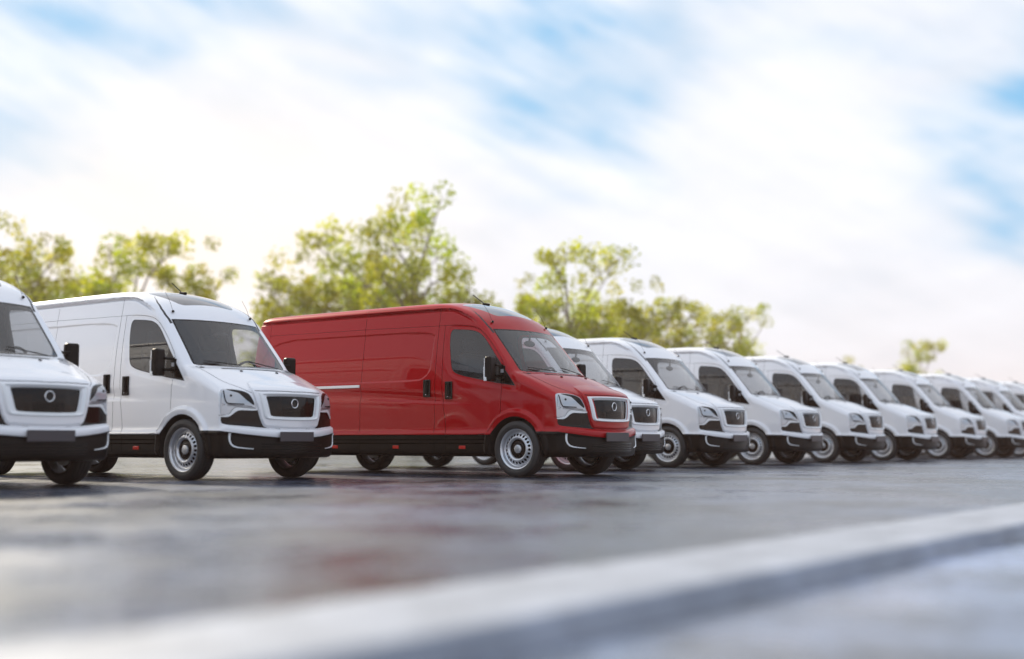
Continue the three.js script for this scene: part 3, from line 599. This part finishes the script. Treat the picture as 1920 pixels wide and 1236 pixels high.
    const lines = [seam(doorLine, .0042), seam([[-1.3505, 2.27], [-1.3505, 1.968], [-1.3505, .527]]), seam([[-2.69, 2.25], [-2.69, 1.968], [-2.69, .527]]), seam([[-4.62, 1.995], [-2.69, 1.985], [-1.3505, 1.968], [-1.247, 1.966]], .003), seam([[-1.3505, 2.255], [-2.7, 2.26]], .003), seam([[-4.62, 2.24], [-4.62, 1.2]], .003)];
    obj('panel_seam', geo(s > 0 ? joined(...lines) : mirrored(joined(...lines))), M.seal, root);
    const low = (l, w, lift) => ribbon(l.map(([x, y]) => onSide(x, y)), w, lift);
    const ribs = joined(low([[-.50, .464], [-3.45, .464]], .012, .004), low([[-.50, .418], [-3.45, .418]], .012, .004), low([[-1.35, .52], [-1.35, .26]], .004, .001), low([[-1.153, .52], [-1.158, .26]], .004, .001), low([[-2.69, .52], [-2.69, .26]], .004, .001), low([[-.46, .247], [-3.46, .247]], .014, .003));
    obj('cladding_rib', geo(s > 0 ? ribs : mirrored(ribs)), M.gloss, root);
    const place = (g) => (s > 0 ? g : flipZ(g));
    for (const x of [-.876, -2.022, -3.155]) obj('side_marker', place(box(.104, .043, .016, .006, [x, .367, .874])), M.marker, root);
    // handles: dish, grip, lock
    for (const [x, y] of [[-1.107, 1.107], [-1.483, 1.140]]) {
      const z = sideW(x, y), h = obj('door_handle', place(box(.122, .232, .022, .055 > .011 ? .0105 : .01, [x, y, z + .006])), M.gloss, root);
      obj('grip', place(mergeGeometries([box(.052, .19, .03, .014, [x + .005, y + .012, z + .026]), box(.03, .03, .02, .009, [x - .02, y - .085, z + .016])])), M.plastic, h);
      const lk = new THREE.SphereGeometry(.011, 10, 8); lk.translate(x, y - .083, (z + .024)); obj('lock', place(lk.toNonIndexed()), M.chrome, h);
    }
    const railG = box(1.90, .040, .022, .008, [-3.655, 1.197, sideW(-3, 1.19) + .006]);
    obj('slide_rail', place(railG), M.bright, root);
    // mirror
    const mg = box(.092, .315, .155, .030, [-.305, 1.352, 1.022], [0, .12, 0], 4);
    const mir = obj('door_mirror', place(mg), M.plastic, root);
    obj('mirror_glass', place(box(.012, .25, .13, .004, [-.356, 1.362, 1.028], [0, .12, 0])), M.mirror, mir);
    obj('mirror_arm', place(mergeGeometries([box(.05, .035, .17, .014, [-.265, 1.27, .90]), box(.05, .03, .15, .012, [-.265, 1.40, .90]), box(.10, .20, .03, .012, [-.26, 1.30, .838])])), M.plastic, mir);
    obj('indicator', place(mergeGeometries([box(.018, .15, .012, .005, [-.345, 1.30, 1.098]), box(.045, .05, .016, .007, [-.33, 1.222, 1.095])])), M.bright, mir);
    obj('sticker', place(box(.045, .045, .004, .0015, [-.235, 1.33, .872])), M.housing, mir);
    // marker lamp with a thin aerial
    const b = [-.602, 1.987, .600 * s], n = skinNormal(...b), bs = new THREE.SphereGeometry(.017, 12, 8); bs.scale(1, 1, 1.1); bs.translate(b[0] + n[0] * .012, b[1] + n[1] * .012, b[2] + n[2] * .012);
    const ml = obj('marker_lamp', bs, M.gloss, root);
    obj('aerial', tube([[b[0], b[1] + .01, b[2]], [b[0] - .06, b[1] + .13, b[2]], [b[0] - .15, b[1] + .25, b[2]]], .0022), M.plastic, ml);
    // wheels
    for (const ax of [AXLE_F, AXLE_R]) { const w = (makeVan.wheel[fine ? 0 : 1] ??= makeWheel(fine ? 64 : 32)).clone(); w.position.set(ax, HUB, s * .795); w.rotation.z = ax ? .7 : .23 * s; if (s < 0) w.rotation.y = Math.PI; root.add(w); }
    // seats
    const zc = .40 * s, seat = obj('seat', mergeGeometries([box(.50, .14, .50, .05, [-.78, .93, zc]), box(.14, .66, .48, .05, [-1.06, 1.27, zc], [0, 0, .16]), box(.10, .20, .27, .045, [-1.14, 1.70, zc], [0, 0, .1])]), M.seat, root);
    void seat;
    // washer jets and wipers
    const jp = front(1.2, 0); void jp;
    let wj = [.272, 1.27, .278 * s]; for (let k = 0; k < 4; k++) { const g = skinNormal(...wj), d = skin(...wj); wj = wj.map((a, c) => a - g[c] * d); }
    obj('washer_jet', box(.026, .014, .032, .005, [wj[0], wj[1] + .005, wj[2]], [0, 0, -.4]), M.plastic, root);
  }
  // cowl slit
  const slit = ribbon([[.09, 1.30, -.62], [.14, 1.29, -.466], [.19, 1.288, -.25], [.205, 1.287, 0], [.19, 1.288, .25], [.14, 1.29, .466], [.09, 1.30, .62]].map((p) => p).filter((p) => Math.abs(p[2]) < .5), .022, .002);
  obj('cowl_vent', geo(slit), M.plastic, root);
  // seams of the bonnet: along the sides, and the front edge above the grille frame
  const hl = []; for (const [x, z] of HOOD) if (z > 0 && x < .76) hl.push([x, 1.3 - x * .42, z]);
  hl.sort((a, b) => a[0] - b[0]);
  const hs = ribbon(hl, .005, .0012), hf = ribbon([[.74, 1.0, -.50], [.79, 1.012, -.42], [.83, 1.016, -.25], [.86, 1.017, 0], [.83, 1.016, .25], [.79, 1.012, .42], [.74, 1.0, .50]], .007, .0012);
  obj('bonnet_seam', geo(joined(both(hs), hf)), M.seal, root);
  // grille: frame (outer edge on the skin, proud crest, inner edge set back), dark panel, slats, ring
  {
    const outer = chaikin([[-.478, .992], [-.478, .997], [-.25, 1.003], [0, 1.005], [.25, 1.003], [.478, .997], [.478, .992], [.458, .86], [.432, .735], [.415, .708], [.385, .694], [.2, .686], [0, .684], [-.2, .686], [-.385, .694], [-.415, .708], [-.432, .735], [-.458, .86]], 2);
    const inner = GRILLE;
    const rings = [[0, .001], [.10, .012], [.22, .017], [.40, .013], [.85, -.010], [1, -.016]], m = { P: [], N: [], F: [] }, n = outer.length;
    for (const [t, lift] of rings) for (let i = 0; i < n; i++) { const z = mix(outer[i][0], inner[i][0], t), y = mix(outer[i][1], inner[i][1], t), p = front(y, z); m.P.push(p[0] + lift, p[1], p[2]); m.N.push(1, 0, 0); }
    for (let k = 0; k + 1 < rings.length; k++) for (let i = 0; i < n; i++) { const j = (i + 1) % n, a = k * n + i, b = k * n + j; m.F.push(a, b, b + n, a, b + n, a + n); }
    const fg = geo(m); fg.computeVertexNormals();
    const frame = obj('grille_frame', fg, M.bright, root);
    void frame;
    const gp = { P: [], N: [], F: [] }, nu = 28, nv = 10;
    for (let j = 0; j <= nv; j++) for (let i = 0; i <= nu; i++) { const v = j / nv, y = mix(.72, .962, v), hw = mix(.322, .384, v), z = mix(-hw, hw, i / nu), p = front(y, z); const step = Math.abs(z) > .225 ? -.006 : 0; gp.P.push(p[0] - .016 + step, y, z); gp.N.push(1, 0, 0); if (i && j) { const a = j * (nu + 1) + i; gp.F.push(a - nu - 2, a - nu - 1, a, a - nu - 2, a, a - 1); } }
    const gg = geo(gp); gg.computeVertexNormals();
    const grille = obj('grille', gg, M.gloss, root);
    for (let k = 0; k < 5; k++) { const y = .746 + k * .017, l = []; for (let i = 0; i <= 8; i++) { const z = mix(-.165, .165, i / 8); l.push([front(y, z)[0] - .012, y, z]); } obj('slat', tube(l, .0032, 8, 5), M.plastic, grille); }
    const c = front(.878, 0), ring = new THREE.TorusGeometry(.049, .0062, 8, 40); ring.rotateY(Math.PI / 2); ring.translate(c[0] - .008, .878, 0);
    obj('ring_badge', ring, M.chrome, grille);
  }
  // number plate and the slatted lower opening
  const pf = front(.50, 0)[0];
  obj('number_plate', box(.014, .112, .52, .005, [pf + .010, .498, 0]), M.plate, root);
  for (let k = 0; k < 4; k++) { const y = .322 + k * .03, l = []; for (let i = 0; i <= 14; i++) { const z = mix(-.46, .46, i / 14); const p = front(y, z); l.push([p[0] + .001, y, z]); } obj('bumper_slat', tube(l, .006, 14, 5), M.gloss, root); }
  // roof aerial
  const ra = [-1.19, 2.306, 0]; obj('roof_aerial', mergeGeometries([box(.11, .03, .045, .012, [ra[0] + .02, ra[1] + .006, 0], [0, 0, -.15]), tube([[ra[0], ra[1] + .01, 0], [ra[0] - .1, ra[1] + .075, 0], [ra[0] - .21, ra[1] + .15, 0]], .006)]), M.plastic, root);
  // wipers
  for (const z0 of [-.50, .12]) { const l = []; for (let k = 0; k <= 6; k++) { const z = z0 + k * .075, y = 1.335 + .012 * k; const p = hitSkin([1, y + .2, z], [-.9, -.2, 0], 0, 2); if (p) { const n = skinNormal(...p); l.push(p.map((a, c) => a + n[c] * .016)); } } obj('wiper', tube(l, .0055, 12, 5), M.plastic, root); }
  // cab: lining, bulkhead, dashboard, steering wheel, inside mirror
  {
    const f = (x, y, z) => Math.max(skin(x, y, z) + .045, -1.52 - x, .62 - y, x - .10);
    const g = (x, y, z) => { const e = .004, a = [f(x + e, y, z) - f(x - e, y, z), f(x, y + e, z) - f(x, y - e, z), f(x, y, z + e) - f(x, y, z - e)], l = Math.hypot(...a) || 1; return a.map((q) => q / l); };
    let c = surfaceNet(f, steps(-1.6, .2, .045), steps(.55, 2.35, .045), [-.03, ...steps(.03, .95, .045)], g);
    c = cut(c, (x, y, z) => { const w = win(x, y, Math.max(z, .6)) - .03; return z > .45 ? w : 1; })[1];
    c = cut(c, (x, y, z) => Math.max(polyDist(WSP.pts, z, (y + .02) * WSP.s) - .02, 1.25 - y, -.95 - x))[1];
    obj('cab_lining', geo(both(c)), M.lining, root);
    obj('dashboard', mergeGeometries([box(.42, .22, 1.46, .07, [-.13, 1.20, 0]), box(.30, .45, 1.40, .05, [-.10, .95, 0]), box(.16, .10, .42, .04, [-.26, 1.31, -.40])]), M.lining, root);
    const sw = new THREE.TorusGeometry(.19, .015, 8, 32); sw.rotateY(Math.PI / 2); sw.rotateZ(-.45); sw.translate(-.46, 1.26, -.40); obj('steering_wheel', sw, M.lining, root);
    const rm = new THREE.SphereGeometry(1, 20, 12); rm.scale(.02, .042, .125); rm.translate(-.44, 1.735, 0);
    const ri = obj('inside_mirror', rm, M.gloss, root); obj('stem', tube([[-.44, 1.76, 0], [-.435, 1.82, 0], [-.43, 1.875, 0]], .014, 6, 6), M.gloss, ri);
  }
  // tail: lamps and the two rear doors' joint
  for (const s of [1, -1]) obj('tail_lamp', box(.03, .42, .10, .012, [-5.03, 1.0, s * .78]), M.marker, root);
  return root;
}
makeVan.wheel = [];

// ---------------------------------------------------------------- the vans in their row
{
  const fineVan = makeVan(true), coarseVan = makeVan(false);
  const VANS = [
    ['white_van', -11.753, 7.097, 1, 'white van cut off by the left edge of the photo, nearest to the viewer'],
    ['white_van', -11.655, 10.217, 1, 'white van with its whole side in view, parked just left of the red van'],
    ['red_van', -9.398, 13.552, 1, 'glossy red high-roof van standing out in the row of white vans'],
    ['white_van', -10.739, 16.649, 1, 'white van mostly hidden behind the nose of the red van'],
    ['white_van', -10.765, 19.686, 1, 'first fully visible white van to the right of the red van'],
    ['white_van', -10.682, 22.712, 1, 'second fully visible white van to the right of the red van'],
    ['white_van', -10.66, 25.98, 1, 'third fully visible white van to the right of the red van'],
    ['white_van', -10.502, 28.95, 0, 'fourth fully visible white van to the right of the red van'],
    ['white_van', -10.50, 32.75, 0, 'fifth fully visible white van to the right of the red van'],
    ['white_van', -10.15, 35.55, 0, 'white van third from the right edge of the photo, grille just visible'],
    ['white_van', -10.1, 38.6, 0, 'white van second from the right edge, front cut off by the photo'],
    ['white_van', -10.0, 41.7, 0, 'white van at the right edge with only its roof and windscreen in view'],
    ['white_van', -9.9, 44.8, 0, 'farthest white van, a sliver of roof at the right edge of the photo'],
  ];
  let usedF = false, usedC = false;
  for (const [name, x, z, fine, label] of VANS) {
    let v;
    if (fine) { v = usedF ? fineVan.clone() : fineVan; usedF = true; } else { v = usedC ? coarseVan.clone() : coarseVan; usedC = true; }
    v.name = numbered(name); v.position.set(x, 0, -z);
    tag(v, label, 'van', 'vans parked side by side in a row');
    scene.add(v);
    if (name === 'red_van') v.traverse((o) => { if (o.userData.painted) o.material = M.red; });
  }
}
renderer.render(scene, camera);
